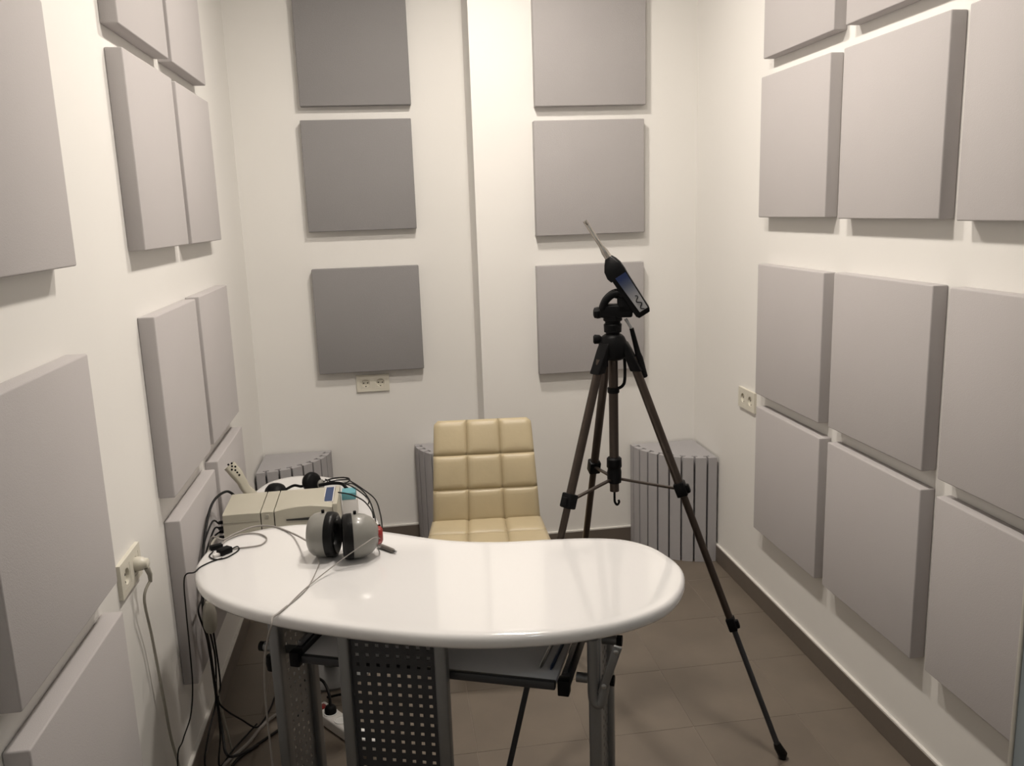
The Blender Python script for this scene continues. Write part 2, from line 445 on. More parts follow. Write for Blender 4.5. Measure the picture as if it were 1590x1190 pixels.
def post(p, w_, d_, ang, name='post', mt='grey', top=ZU):
    c, s = math.cos(ang), math.sin(ang)
    Rz = Matrix(((c, -s, 0), (s, c, 0), (0, 0, 1)))
    o = MB().box((p.x, p.y, (top + .012) / 2), (w_, d_, top - .012), Rz).build(name, mt, desk, bevel=.006, seg=3)
    MB().box((p.x, p.y, .006), (w_ + .006, d_ + .006, .012), Rz).build('foot_cap', 'black', o, bevel=.002)
    return o
# front leg
fa = onz(534, 991, .675); fb = onz(684, 999, .675); fa.z = fb.z = 0
ang = math.atan2((fb - fa).y, (fb - fa).x)
post(fa, .027, .030, ang); post(fb, .029, .030, ang)
tt = (fb - fa).normalized()
perforated(fa + tt * .0135, fb - tt * .0145, .07, ZU - .022, 8, .0242, .0088).build('perforated_panel', 'dark', desk, smooth=False)
# side legs
for P1, wL in ((V((-.330, 2.0, 0)), .155), (V((.398, 1.694, 0)), .185)):
    P2 = P1 + dn_ * wL; an = math.atan2(dn_.y, dn_.x)
    post(P1, .030, .028, an); post(P2, .030, .028, an)
    perforated(P1 + dn_ * .015, P2 - dn_ * .015, .07, ZU - .03, (4 if P1.x < 0 else 6), .0242, .0088).build('perforated_panel', 'grey', desk, smooth=False)
    sgn = -1 if P1.x < 0 else 1
    # cross tubes that stick out beside the leg
    for zc, k, ln in (((.635, .10, .022), (.562, .045, .064)) if sgn < 0 else ((.640, .10, .035), (.572, .04, .025))):
        c0 = P1 + dn_ * k + V((0, 0, zc)); a = c0 - da * sgn * .05; b = c0 + da * sgn * ln
        tb = MB().tube([a, b], .0115, 14).build('cross_tube', 'grey', desk)
        MB().tube([b, b + da * sgn * .012], .0125, 14).build('end_cap', 'black', tb)
# beams under the top joining the legs
for k in (.05, .15):
    MB().bar(V((-.33, 2.0, ZU - .016)) + dn_ * k, V((.398, 1.694, ZU - .016)) + dn_ * k, .03, .026).build('beam', 'grey', desk, bevel=.003)
# keyboard tray on two slide rails
ta = V((-.262, 1.955, .578)); tb_ = V((.308, 1.7185, .578))
tb_ += da * .006; tr = MB(); dp_ = .34
tr.add([ta, tb_, tb_ + dn_ * dp_, ta + dn_ * dp_] + [p + V((0, 0, .012)) for p in (ta, tb_, tb_ + dn_ * dp_, ta + dn_ * dp_)], [(3, 2, 1, 0), (4, 5, 6, 7), (0, 1, 5, 4), (1, 2, 6, 5), (2, 3, 7, 6), (3, 0, 4, 7)])
to = tr.build('keyboard_tray', 'traywhite', desk, bevel=.002)
MB().bar(ta - dn_ * .008 + V((0, 0, .004)), tb_ - dn_ * .008 + V((0, 0, .004)), .014, .020).build('front_rail', 'dark', to, bevel=.003)
for e, s in ((ta, -1), (tb_, 1)):
    a = e + da * s * (.014 if s < 0 else .020) - dn_ * .02 + V((0, 0, .006)); b = a + dn_ * .36 + V((0, 0, .012))
    r = MB().bar(a, b, .020, .034).build('slide_rail', 'dark', desk, bevel=.003)
    MB().bar(a - dn_ * .004, a + dn_ * .022, .026, .038).build('end_cap', 'black', r, bevel=.003)
    MB().bar(a + V((0, 0, .026)) + dn_ * .03, b + V((0, 0, .026)), .008, .012).build('inner_rail', 'chrome', r)
    # hanger tube bent like a U and its bolted link
    h0 = e + da * s * (.086 if s > 0 else .05) + dn_ * (-.012 if s > 0 else .10)
    if s > 0:
        pts = [V((h0.x, h0.y, ZU)), V((h0.x, h0.y, .62)), V((h0.x, h0.y, .570)), h0 + da * .005 + V((0, 0, -.024)), h0 + da * .016 + V((0, 0, -.022)), h0 + da * .024 + V((0, 0, .02)) + dn_ * .004]
        MB().tube(cat_rom(pts, 5), .0125, 14).build('hanger_tube', 'grey', desk)
        l0 = h0 + da * .018 + V((0, 0, .0)) - dn_ * .004; l1 = h0 + da * .056 + V((0, 0, .118)) - dn_ * .004
        lk = MB().bar(l0, l1, .019, .008, up=dn_).build('link_bar', 'grey', desk, bevel=.003, seg=3)
        for q in (l0.lerp(l1, .18), l0.lerp(l1, .9)): MB().lathe(q - dn_ * .003, -dn_, [(.006, 0), (.006, .003), (.003, .0045)], 12).build('bolt', 'chrome', lk)
kb = onz(420, 1062, .56)
MB().lathe(V((-.352, 2.05, .525)), (0, 0, 1), [(.008, -.02), (.016, -.018), (.018, 0), (.016, .018), (.007, .02)], 18).build('clamp_knob', 'black', desk)
MB().tube([V((-.352, 2.05, .545)), V((-.352, 2.05, .566))], .006, 10).build('clamp_stem', 'chrome', desk)
# pens lying on the tray at the right end
for i, (f, mt_, lb) in enumerate(((.02, 'blue', 'dark blue pen lying on the keyboard tray by the right rail'), (.045, 'chrome', 'silver pen lying on the keyboard tray beside a blue pen'))):
    a = tb_ - da * f + dn_ * .035 + V((0, 0, .0165)); b = a + dn_ * .14 + da * .004
    t = thing('pen', a, lb, 'pen')
    MB().tube([a, a + (b - a) * .08, b], [.002, .0042, .0042], 10).build('barrel', mt_, t)
    MB().tube([b, b + dn_ * .012], .0036, 10).build('cap', 'black', t)

# lower side table behind the desk
Z2 = .64
rt_ = [(-.545, 3.13), (-.506, 3.235), (-.438, 3.284), (-.367, 3.284), (-.26, 3.225), (-.175, 3.087), (-.131, 2.965), (-.101, 2.80), (-.080, 2.66), (-.09, 2.55), (-.2, 2.50), (-.4, 2.49), (-.545, 2.50), (-.583, 2.58), (-.583, 2.8), (-.575, 3.0)]
side = thing('side_table', (-.33, 3.0, 0), 'lower white rounded side table behind the desk holding the audiometer', 'table')
slab(MB(), cat_rom([V((*p, 0)) for p in rt_], 6, True), Z2, .026, .01).build('tabletop', 'white', side, angle=50)
MB().tube([(-.30, 2.93, .02), (-.30, 2.93, Z2 - .026)], .025, 20).build('column', 'grey', side)
MB().lathe((-.30, 2.93, 0), (0, 0, 1), [(.15, 0), (.15, .008), (.13, .014), (.03, .022)], 36).build('foot_plate', 'grey', side)

# ------------------------------------------------------------------ chair
ch = thing('chair', (.298, 2.94, 0), 'cream quilted leather chair standing behind the white desk', 'chair')
th = math.radians(-5)
cx_, sy_ = math.cos(th), math.sin(th)
rgt = V((cx_, sy_, 0)); bck = V((-sy_, cx_, 0)); upv = V((0, 0, 1)); C0 = V((.298, 2.94, 0))
def cpt(u, v, z): return C0 + rgt * u + bck * v + upv * z
def patch(fn, mb, u0, u1, v0, v1, hgt, nd, n=10):
    # pillow patch on surface fn(u,v)->(point, normal)
    top = []; bot = []
    for j in range(n + 1):
        for i in range(n + 1):
            a, b = i / n, j / n; p, nr = fn(u0 + (u1 - u0) * a, v0 + (v1 - v0) * b)
            x_, y_ = abs(2 * a - 1), abs(2 * b - 1)
            h = hgt * ((1 - x_ ** 7) * (1 - y_ ** 7)) ** .6
            top.append(p + nr * h); bot.append(p - nr * nd)
    N = n + 1; o = len(top)
    fs = [(j * N + i, j * N + i + 1, (j + 1) * N + i + 1, (j + 1) * N + i) for j in range(n) for i in range(n)]
    bor = [i for i in range(N)] + [j * N + n for j in range(1, N)] + [n * N + i for i in range(n - 1, -1, -1)] + [j * N for j in range(n - 1, 0, -1)]
    nb = len(bor); vs = top + [bot[k] for k in bor]
    fs += [(bor[k], bor[(k + 1) % nb], o + (k + 1) % nb, o + k) for k in range(nb)] + [tuple(o + k for k in range(nb))]
    mb.add(vs, fs); return mb
def back_fn(u, v):  # u -1..1, v 0..1 bottom to top
    hw = (.2075 + (.189 - .2075) * v) - .016 * max(0, (v - .955) / .045) ** 2
    y = .178 + .035 * v + .075 * v * v; z = .449 + .382 * v
    ty = .035 + .15 * v; tz = .382
    nr = (rgt * 0 - bck * tz + upv * ty).normalized()
    return cpt(u * hw, y - .012 * (1 - u * u) * 0, z), nr
def seat_fn(u, v):  # v 0 front .. 1 back
    hw = .238 - .028 * v
    y = -.235 + .425 * v; z = .452 + .008 * (abs(v - .4)) - (.03 * max(0, .15 - v) / .15) ** 1
    return cpt(u * hw, y, z), upv
def shell(fn, t0, t1, n=14):
    mb = MB(); A = []; B = []
    for j in range(n + 1):
        for i in range(n + 1):
            p, nr = fn(-.985 + 1.97 * i / n, .01 + .98 * j / n); A.append(p - nr * t0); B.append(p - nr * t1)
    N = n + 1; fs = [(j * N + i, j * N + i + 1, (j + 1) * N + i + 1, (j + 1) * N + i) for j in range(n) for i in range(n)]
    o = len(A); bor = [i for i in range(N)] + [j * N + n for j in range(1, N)] + [n * N + i for i in range(n - 1, -1, -1)] + [j * N for j in range(n - 1, 0, -1)]
    fs2 = [tuple(k + o for k in f[::-1]) for f in fs]; nb = len(bor)
    return mb.add(A + B, fs + fs2 + [(bor[k], bor[(k + 1) % nb], o + bor[(k + 1) % nb], o + bor[k]) for k in range(nb)])
bk = shell(back_fn, .004, .030).build('backrest', 'leather', ch, bevel=.004)
st = shell(seat_fn, .004, .050).build('seat', 'leather', ch, bevel=.006)
for part_, fn in ((bk, back_fn), (st, seat_fn)):
    for i in range(3):
        for j in range(3):
            patch(fn, MB(), -1 + 2 * i / 3, -1 + 2 * (i + 1) / 3, j / 3, (j + 1) / 3, .009, .008).build('pad', 'leather', part_, angle=80)
MB().bar(cpt(0, .13, .40), cpt(0, .20, .41), .06, .012).bar(cpt(0, .195, .40), cpt(0, .235, .56), .06, .012, up=bck).build('back_bracket', 'chrome', ch, bevel=.002)
MB().box(cpt(0, 0, .395), (.16, .16, .02)).build('seat_plate', 'dark', ch, bevel=.003)
MB().tube([cpt(0, 0, .10), cpt(0, 0, .25)], .025, 20).tube([cpt(0, 0, .25), cpt(0, 0, .39)], .014, 16).build('gas_column', 'chrome', ch)
for k in range(5):
    a = -PI / 2 + math.radians(36) + k * 2 * PI / 5; d = V((math.cos(a), math.sin(a), 0)); c = cpt(0, 0, 0)
    ar = MB().bar(c + upv * .105, c + d * .20 + upv * .075, .032, .022).build('base_arm', 'chrome', ch, bevel=.004)
    q = c + d * .20; sdv = V((-d.y, d.x, 0))
    MB().lathe(q + upv * .026 - sdv * .016, sdv, [(.02, 0), (.025, .004), (.025, .028), (.02, .032)], 20).tube([q + upv * .045, q + upv * .072], .006, 8).build('caster', 'black', ar)

# ------------------------------------------------------------------ tripod
TC = V((.62, 2.353, 0))
tp = thing('tripod', TC, 'tall dark bronze camera tripod behind the right end of the desk', 'tripod')
ths = [math.radians(-25.664 + k * 120) for k in (0, -1, 1)]
for a in ths:
    d = V((math.cos(a), math.sin(a), 0)); Tt = TC + d * .045 + V((0, 0, 1.225)); Ft = TC + d * .497
    ax = (Ft - Tt); L = ax.length; ax.normalize(); sd = V((-d.y, d.x, 0)); nv = ax.cross(sd)
    at = lambda s: Tt + ax * (L * s)
    lg = MB().tube([at(.02), at(.34)], .0128, 14).build('leg', 'bronze', tp)
    MB().tube([at(.33), at(.67)], .0105, 14).build('middle_section', 'bronze', lg)
    MB().tube([at(.66), at(.978)], .0082, 14).build('lower_section', 'dark', lg)
    Rc = Matrix((sd, nv, ax)).transposed()
    for s, w_ in ((.331, .036), (.661, .028)):
        MB().box(at(s), (w_, w_ * .9, .042), Rc).box(at(s) + nv * w_ * .5 + ax * .004, (w_ * .55, .014, .026), Rc).build('leg_lock', 'black', lg, bevel=.004)
    fz = at(.975)
    MB().tube([at(.962), at(.97), Ft + V((0, 0, .014)), Ft + V((0, 0, .0005))], [.0105, .0125, .0145, .011], 14).build('rubber_foot', 'rubber', lg)
    c0 = TC + V((0, 0, .838)); c1 = at(.331) - d * .012
    MB().bar(c0 + d * .018, c1 + d * 0, .011, .006).build('brace', 'bronze', tp, bevel=.001)
MB().tube([TC + V((0, 0, .80)), TC + V((0, 0, 1.27))], .0138, 18).build('centre_column', 'bronze', tp)
MB().lathe(TC, (0, 0, 1), [(.016, .825), (.021, .828), (.022, .86), (.020, .868), (.020, .872), (.023, .876), (.0225, .90), (.017, .905)], 10).build('brace_collar', 'black', tp)
hk = TC + V((0, 0, .80))
MB().tube(cat_rom([hk + V((0, 0, .004)), hk + V((0, 0, -.02)), hk + V((.001, 0, -.035)), hk + V((.008, 0, -.044)), hk + V((.014, 0, -.036)), hk + V((.012, 0, -.030))], 6), .0035, 8).build('hook', 'black', tp)
# shoulder casting with an arm over every leg
sh = MB().lathe(TC, (0, 0, 1), [(.026, 1.195), (.040, 1.205), (.041, 1.245), (.032, 1.264), (.020, 1.272)], 20)
for a in ths:
    d = V((math.cos(a), math.sin(a), 0)); sd = V((-d.y, d.x, 0))
    ax = (TC + d * .497 - TC - d * .045 - V((0, 0, 1.225))).normalized()
    top = TC + d * .030 + V((0, 0, 1.248)); bot = TC + d * .045 + V((0, 0, 1.225)) + ax * .065
    r1 = [top + sd * sx_ * .018 + d * dy for sx_, dy in ((-1, -.014), (1, -.014), (1, .010), (-1, .010))]
    r2 = [p + V((0, 0, -.02)) + d * .012 for p in r1]
    r3 = [bot + sd * sx_ * .017 + d * dy for sx_, dy in ((-1, -.016), (1, -.016), (1, .017), (-1, .017))]
    sh.rings([r1, r2, r3])
sh.build('shoulder', 'black', tp, bevel=.004)
vr = V((.967, -.255, 0))  # sideways as seen from the desk side
vd = V((.255, .967, 0))
kl = TC - vr * .042 + V((0, 0, 1.255))
MB().lathe(kl + vr * .012, -vr, [(.006, 0), (.013, .008), (.014, .022), (.010, .026)], 12).build('column_lock_knob', 'black', tp)
# crank handle folded down beside the column
q = TC + vr * .018 + V((0, 0, 1.21))
MB().tube(cat_rom([TC + vr * .022 + V((0, 0, 1.235)), TC + vr * .032 + V((0, 0, 1.20)), TC + vr * .033 + V((0, 0, 1.14)), TC + vr * .026 + V((0, 0, 1.118)), TC + vr * .006 + V((0, 0, 1.108)), TC - vr * .006 + V((0, 0, 1.106))], 6), .0045, 8).build('crank_handle', 'black', tp)
MB().lathe(TC, (0, 0, 1), [(.0165, 1.098), (.0175, 1.10), (.0175, 1.112), (.0165, 1.114)], 16).build('column_ring', 'black', tp)
MB().lathe(TC, (0, 0, 1), [(.020, 1.268), (.020, 1.274), (.025, 1.276), (.026, 1.298), (.022, 1.302), (.022, 1.306), (.027, 1.309), (.027, 1.322), (.018, 1.326)], 24).build('neck', 'black', tp)
# pan head: swivel block, tilted cradle with an opening, side knob
hd = MB()
Hc = TC + V((0, 0, 1.335))
Rh = Matrix((vr, vd, V((0, 0, 1)))).transposed()
hd.box(Hc + vr * .010 + V((0, 0, .002)), (.092, .054, .036), Rh).box(Hc + vr * .036 + V((0, 0, .020)), (.046, .054, .050), Rh)
hd.build('pan_block', 'black', tp, bevel=.006, seg=3)
pt_ = lambda a, b, c=0: Hc + vr * a + V((0, 0, b)) + vd * c
cr = MB()
for c_ in (-.020, .020):
    cr.tube(cat_rom([pt_(-.030, .008, c_), pt_(-.020, .030, c_), pt_(-.002, .047, c_), pt_(.016, .052, c_), pt_(.030, .045, c_)], 5), .0105, 10)
cr.bar(pt_(-.020, .032), pt_(.010, .054), .045, .014).bar(pt_(.008, .050), pt_(.045, .040), .045, .022)
cr.build('tilt_cradle', 'black', tp, bevel=.001, seg=1)
MB().lathe(pt_(-.03, -.004), -vr, [(.012, 0), (.016, .004), (.0175, .012), (.015, .022), (.008, .025)], 9).build('tilt_knob', 'black', tp, smooth=False)
# panning handle pointing down on the right
p0 = pt_(.036, -.022); p1 = TC + vr * .053 + V((0, 0, 1.285)); p2 = TC + vr * .088 + V((0, 0, 1.142))
MB().tube([p0, p1], .0045, 10).build('handle_rod', 'chrome', tp)
MB().tube([p1, p1.lerp(p2, .3), p1.lerp(p2, .5), p1.lerp(p2, .6), p2.lerp(p1, .02), p2], [.0065, .0075, .0085, .0115, .0115, .009], 14).build('pan_handle', 'black', tp)

# ------------------------------------------------------------------ sound level meter on the tripod
tip = V((.548, 2.372, 1.590)); bt = V((.706, 2.330, 1.326))
ax = (bt - tip).normalized(); Lm = (bt - tip).length
mt_s = (vd - ax * vd.dot(ax)).normalized(); mt_n = ax.cross(mt_s)
if mt_n.x < 0: mt_n = -mt_n           # points right/up, away from the cradle
sm = thing('sound_level_meter', bt, 'black sound level meter with steel probe and blue-grey label on the tripod', 'meter')
P = lambda s, a=0, b=0: tip + ax * s + mt_n * a + mt_s * b
MB().lathe(tip, ax, [(.0062, 0), (.0066, .001), (.0066, .012), (.0060, .013), (.0058, .016), (.0062, .017), (.0062, .083), (.0085, .094), (.0105, .104), (.0105, .126), (.0098, .130)], 20).build('microphone_probe', 'steel', sm)
def sect(s, a0, a1, hb, r=.006):
    pts = []
    for (sa, sb) in ((1, 1), (-1, 1), (-1, -1), (1, -1)):
        ca = (a1 - r) if sa > 0 else (a0 + r); cb = (hb - r) * sb
        for k in range(4):
            t0 = {(1, 1): 0, (-1, 1): PI / 2, (-1, -1): PI, (1, -1): 1.5 * PI}[(sa, sb)] + k * PI / 6
            pts.append(P(s, ca + r * math.cos(t0), cb + r * math.sin(t0)))
    return pts
MB().rings([sect(.122, -.011, .012, .011, .008), sect(.134, -.021, .018, .020, .009), sect(.150, -.031, .0225, .029), sect(.170, -.034, .0235, .032), sect(.184, -.030, .023, .032)]).build('nose', 'black', sm, angle=50)
bd = MB().rings([sect(.180, -.026, .0225, .031), sect(.30, -.023, .0220, .030), sect(Lm - .008, -.023, .0215, .030), sect(Lm, -.018, .017, .027)]).build('body', 'black', sm, angle=50)
# printed label, blue fading to grey, on the side facing the room
lm = bpy.data.materials.new('meter_label'); lm.use_nodes = True
nt = lm.node_tree; b = nt.nodes['Principled BSDF']; b.inputs['Roughness'].default_value = .35
tc = nt.nodes.new('ShaderNodeTexCoord'); dt = nt.nodes.new('ShaderNodeVectorMath'); dt.operation = 'DOT_PRODUCT'; dt.inputs[1].default_value = ax
nt.links.new(tc.outputs['Object'], dt.inputs[0])
mr = nt.nodes.new('ShaderNodeMapRange'); mr.inputs['From Min'].default_value = -(Lm - .178); mr.inputs['From Max'].default_value = -.02
nt.links.new(dt.outputs['Value'], mr.inputs['Value'])
rp = nt.nodes.new('ShaderNodeValToRGB'); nt.links.new(mr.outputs[0], rp.inputs[0])
rp.color_ramp.elements[0].color = (.012, .025, .09, 1); rp.color_ramp.elements[0].position = .12
rp.color_ramp.elements[1].color = (.34, .34, .35, 1); rp.color_ramp.elements[1].position = .75
e = rp.color_ramp.elements.new(.32); e.color = (.07, .085, .13, 1)
nt.links.new(rp.outputs[0], b.inputs['Base Color'])
lb = MB().add([P(.180, -.014, -.0330), P(.180, .0195, -.0330), P(Lm - .014, .0185, -.0310), P(Lm - .014, -.007, -.0310), P(.180, -.014, -.029), P(.180, .0195, -.029), P(Lm - .014, .0185, -.028), P(Lm - .014, -.007, -.028)],
              [(0, 1, 2, 3), (7, 6, 5, 4), (0, 4, 5, 1), (1, 5, 6, 2), (2, 6, 7, 3), (3, 7, 4, 0)]).build('side_label', lm, bd, smooth=False)
sq_ = [P(.250 + .045 * k / 12, .0060 + .0055 * math.sin(k * 1.1), -.0320) for k in range(13)]
MB().tube(cat_rom(sq_, 4), .0012, 6).build('squiggle_mark', 'black', bd)
MB().add([P(.19, .0212, -.018), P(.19, .0212, .018), P(.245, .0210, .018), P(.245, .0210, -.018), P(.19, .0222, -.018), P(.19, .0222, .018), P(.245, .0220, .018), P(.245, .0220, -.018)],
         [(3, 2, 1, 0), (4, 5, 6, 7), (0, 1, 5, 4), (1, 2, 6, 5), (2, 3, 7, 6), (3, 0, 4, 7)]).build('display', 'hole', bd, smooth=False)
# tripod quick plate that joins meter and cradle
MB().bar(P(.215, -.028), P(.265, -.028), .04, .012, up=mt_n).build('mount_plate', 'black', tp, bevel=.002)

# ------------------------------------------------------------------ audiometer on the side table
AX0, AX1, AY0, AY1, AZ0, AZ1 = -.557, -.210, 2.606, 2.790, Z2 + .006, .740
au = thing('audiometer', (-.385, 2.7, Z2), 'beige boxy audiometer with a navy label behind the desk', 'audiometer')
def hull(x0, x1, arch, n=12, dz=0):
    rg = []
    for k in range(n + 1):
        x = x0 + (x1 - x0) * k / n; s = 4 * (k / n) * (1 - k / n); zf = AZ1 - .010 + arch * s + dz; yo = arch * s * .6
        rg.append([V((x, AY0, AZ0)), V((x, AY0 + .002, zf - .030)), V((x, AY0 + .004 + yo, zf)), V((x, AY0 + .010 + yo, zf + .003)), V((x, AY1, AZ1 + dz)), V((x, AY1 + .004, AZ1 - .01)), V((x, AY1 + .004, AZ0))])
    return MB().rings(rg)
hull(AX0, -.4445, .001).build('left_cover', 'beige', au, angle=25)
hull(-.4410, -.4035, .001, 3).build('centre_strip', 'beige', au, angle=25)
rc = hull(-.4000, -.2230, .009, 16).build('right_cover', 'beige', au, angle=25)
MB().bb(AX0 + .005, -.226, AY0 + .008, AY1 - .002, AZ0 + .002, AZ1 - .014).build('core', 'hole', au)
MB().bb(-.2215, -.207, AY0 - .002, AY1 + .004, AZ0, AZ1 + .004).build('side_plate', 'beige', au, bevel=.003)
MB().bb(AX0 + .004, -.447, AY0 + .0002, AY0 + .003, .7065, .7078).build('seam', 'beige2', au)
MB().bb(-.437, -.409, AY0 - .0006, AY0 + .002, .676, .6775).bb(-.427, -.417, AY0 - .0006, AY0 + .003, .716, .724).build('latch_mark', 'beige2', au)
MB().add([(-.366, AY0 - .0008, .700), (-.240, AY0 - .0008, .694), (-.240, AY0 - .0008, .706), (-.366, AY0 - .0008, .7035), (-.366, AY0 + .004, .700), (-.240, AY0 + .004, .694), (-.240, AY0 + .004, .706), (-.366, AY0 + .004, .7035)],
         [(0, 1, 2, 3), (7, 6, 5, 4), (0, 4, 5, 1), (1, 5, 6, 2), (2, 6, 7, 3), (3, 7, 4, 0)]).build('paper_slot', 'hole', au, smooth=False)
sl = math.atan2(.007, AY1 - AY0 - .01)
Rl = Matrix.Rotation(sl, 3, 'X')
MB().box((-.2385, 2.716, .7385), (.030, .135, .003), Rl).build('label_plate', 'paper', au)
MB().box((-.2385, 2.716, .7392), (.025, .128, .003), Rl).build('navy_label', 'blue', au)
for xk in (-.54, -.23):
    for yk in (AY0 + .02, AY1 - .02):
        MB().tube([(xk, yk, Z2), (xk, yk, AZ0 + .002)], .008, 10).build('rubber_foot', 'rubber', au)
for k, zz in enumerate((.66, .675, .69, .705)):
    MB().tube([(AX0 + .002, 2.615 + .01 * (k % 2), zz), (AX0 - .016, 2.612 + .01 * (k % 2), zz)], .0055, 8).build('connector', 'black', au)

# talk-back handset leaning behind the audiometer
hs = thing('handset', (-.47, 2.86, Z2), 'beige handset with black keys leaning up behind the audiometer', 'handset')
z1p = lambda a, b: (280 + a / 4.184, 680 + b / 4.184)
hp = [V((-.455, 2.87, Z2 + .012)), ony(*z1p(440, 345), 2.86), ony(*z1p(400, 285), 2.86), ony(*z1p(362, 232), 2.86), ony(*z1p(318, 180), 2.86)]
hw_ = [.017, .016, .016, .020, .020]; ht_ = [.010, .010, .010, .012, .011]
sp = cat_rom(hp, 5); rg = []
for i, p in enumerate(sp):
    t = (sp[min(i + 1, len(sp) - 1)] - sp[max(i - 1, 0)]).normalized(); f = i / (len(sp) - 1) * 4; k = min(3, int(f)); g = f - k
    wv = hw_[k] * (1 - g) + hw_[k + 1] * g; hv = ht_[k] * (1 - g) + ht_[k + 1] * g
    fr_ = V((.55, -.75, .40)); fr_ = (fr_ - t * fr_.dot(t)).normalized(); sdv = t.cross(fr_)
    rg.append([p + sdv * wv * math.copysign(abs(math.cos(a)) ** .5, math.cos(a)) + fr_ * hv * math.copysign(abs(math.sin(a)) ** .5, math.sin(a)) for a in [2 * PI * q / 16 for q in range(16)]])
MB().rings(rg).build('grip', 'beige', hs, angle=50)
d0 = (hp[4] - hp[3]).normalized(); fr_ = V((.55, -.75, .40)); fr_ = (fr_ - d0 * fr_.dot(d0)).normalized(); sdv = d0.cross(fr_)
for (u, v) in ((-.020, 0), (-.009, 0), (.001, .0), (.010, .008), (.010, -.008), (.018, .0), (.026, .006), (.030, -.006)):
    q = hp[3].lerp(hp[4], .3) + d0 * u + sdv * v + fr_ * .0105
    MB().lathe(q, fr_, [(.0034, 0), (.0034, .0022), (.002, .003)], 10).build('key', 'black', hs)

# black headset lying behind the audiometer
he = thing('headset', (-.38, 2.97, Z2), 'small black headset with grey ear ring lying behind the audiometer', 'headset')
cA = V((-.315, 2.95, Z2 + .072)); cB = V((-.438, 2.94, Z2 + .055))
MB().lathe(cA, V((.6, -.6, .25)), [(.004, -.030), (.020, -.026), (.034, -.012), (.037, 0), (.034, .010), (.024, .016)], 24).build('ear_cushion', 'black', he, angle=50)
MB().lathe(cA + V((.030, -.018, -.004)), V((.75, -.5, .1)), [(.016, 0), (.017, .006), (.013, .010), (.006, .011)], 20).build('ear_ring', 'cup', he)
MB().lathe(cA + V((-.01, .01, -.030)), V((0, 0, 1)), [(.026, -.042), (.024, -.03), (.015, .0)], 16).build('ear_stand', 'black', he)
MB().lathe(cB, V((.2, -.2, 1)), [(.038, -.053), (.040, -.02), (.038, 0), (.030, .014), (.014, .022), (.003, .024)], 24).build('ear_cup', 'black', he, angle=50)
MB().tube(cat_rom([cB + V((.03, 0, 0)), cB + V((.06, .01, .010)), cA + V((-.04, .0, -.012)), cA + V((-.02, 0, -.01))], 6), .005, 8).build('headband', 'black', he)
# wires of the headset: tangle on its right, then down over the desk
z1y = lambda a, b, y: ony(*z1p(a, b), y)
w0 = cA + V((.03, -.015, -.01))
for i, pts in enumerate((
        [z1y(930, 285, 2.92), z1y(1000, 262, 2.95), z1y(1090, 262, 2.93), z1y(1085, 290, 2.88), z1y(980, 300, 2.88), z1y(960, 275, 2.93), z1y(1060, 258, 2.94), z1y(1110, 285, 2.9), z1y(1180, 330, 2.8), z1y(1265, 400, 2.65), z1y(1300, 500, 2.5), z1y(1312, 590, 2.38)],
        [z1y(940, 270, 2.93), z1y(990, 285, 2.93), z1y(1075, 300, 2.9), z1y(1120, 300, 2.86), z1y(1190, 350, 2.75), z1y(1235, 420, 2.62), z1y(1262, 510, 2.45), z1y(1268, 545, 2.35)],
        [z1y(920, 300, 2.9), z1y(1010, 278, 2.9), z1y(1100, 272, 2.91), z1y(1060, 300, 2.87), z1y(1000, 290, 2.87), z1y(1100, 310, 2.85), z1y(1215, 390, 2.70), z1y(1222, 430, 2.62)])):
    MB().tube(cat_rom(pts, 6), .0022, 6).build('wire', 'cable', he)
MB().tube(cat_rom([z1y(900, 310, 2.86), z1y(980, 296, 2.86), z1y(1050, 300, 2.85), z1y(1078, 330, 2.83)], 6), [.006] * 18 + [.008], 8).build('splitter', 'black', he)
MB().tube(cat_rom([z1y(1025, 355, 2.62), z1y(1110, 370, 2.60), z1y(1190, 410, 2.56), z1y(1240, 470, 2.5), z1y(1255, 520, 2.44)], 6), .0022, 6).build('wire', 'cable', he)

# small carton next to the audiometer
bx_ = thing('carton', (-.172, 2.79, Z2), 'small white carton with cyan top beside the audiometer', 'box')
MB().bb(-.203, -.154, 2.775, 2.83, Z2 + .0005, Z2 + .056).build('carton_body', 'paper', bx_, bevel=.001)
MB().bb(-.204, -.158, 2.774, 2.831, Z2 + .056, Z2 + .080).build('lid', 'cyan', bx_, bevel=.001)

# ------------------------------------------------------------------ ear-muff headphones on the desk
hpn = thing('audiometric_headphones', (-.15, 2.20, ZT), 'grey domed headphones with black cushions and red tab on the desk', 'headphones')
shellp = [(.0585, 0), (.0600, .006), (.0592, .020), (.0550, .037), (.0470, .052), (.0350, .063), (.0200, .070), (.004, .072)]
cush = [(.036, -.004), (.040, -.016), (.050, -.024), (.058, -.020), (.0605, -.010), (.0605, .002), (.050, .003)]
def earcup(c, d, prof, nm='ear_shell'):
    d = V(d).normalized()
    sh_ = MB().lathe(c, d, prof, 40, sx=.92).build(nm, 'cup', hpn, angle=60)
    MB().lathe(c, d, cush, 40, cap=False, sx=.92).lathe(c, d, [(.037, -.006), (.02, -.001), (.001, .0)], 40, cap=True, sx=.92).build('cushion', 'rubber', sh_, angle=60)
    for sg in (-1, 1):
        q = V(c) + V((0, 0, sg * .060)) + d * .012
        MB().tube([q, q + V((0, 0, sg * .008))] if sg > 0 else [q + V((0, 0, .006)), q], .0042, 8).build('pivot_peg', 'black', sh_)
    return sh_
zc = ZT + .0602
Lc = V((-.201, 2.190, zc)); Rc_ = V((-.141, 2.163, zc))
earcup(Lc, (-.97, .20, .0), [(.0585, 0), (.0600, .006), (.0592, .026), (.0560, .038), (.048, .048), (.040, .052), (.004, .053)])
earcup(Rc_, (.985, .10, -.02), shellp)
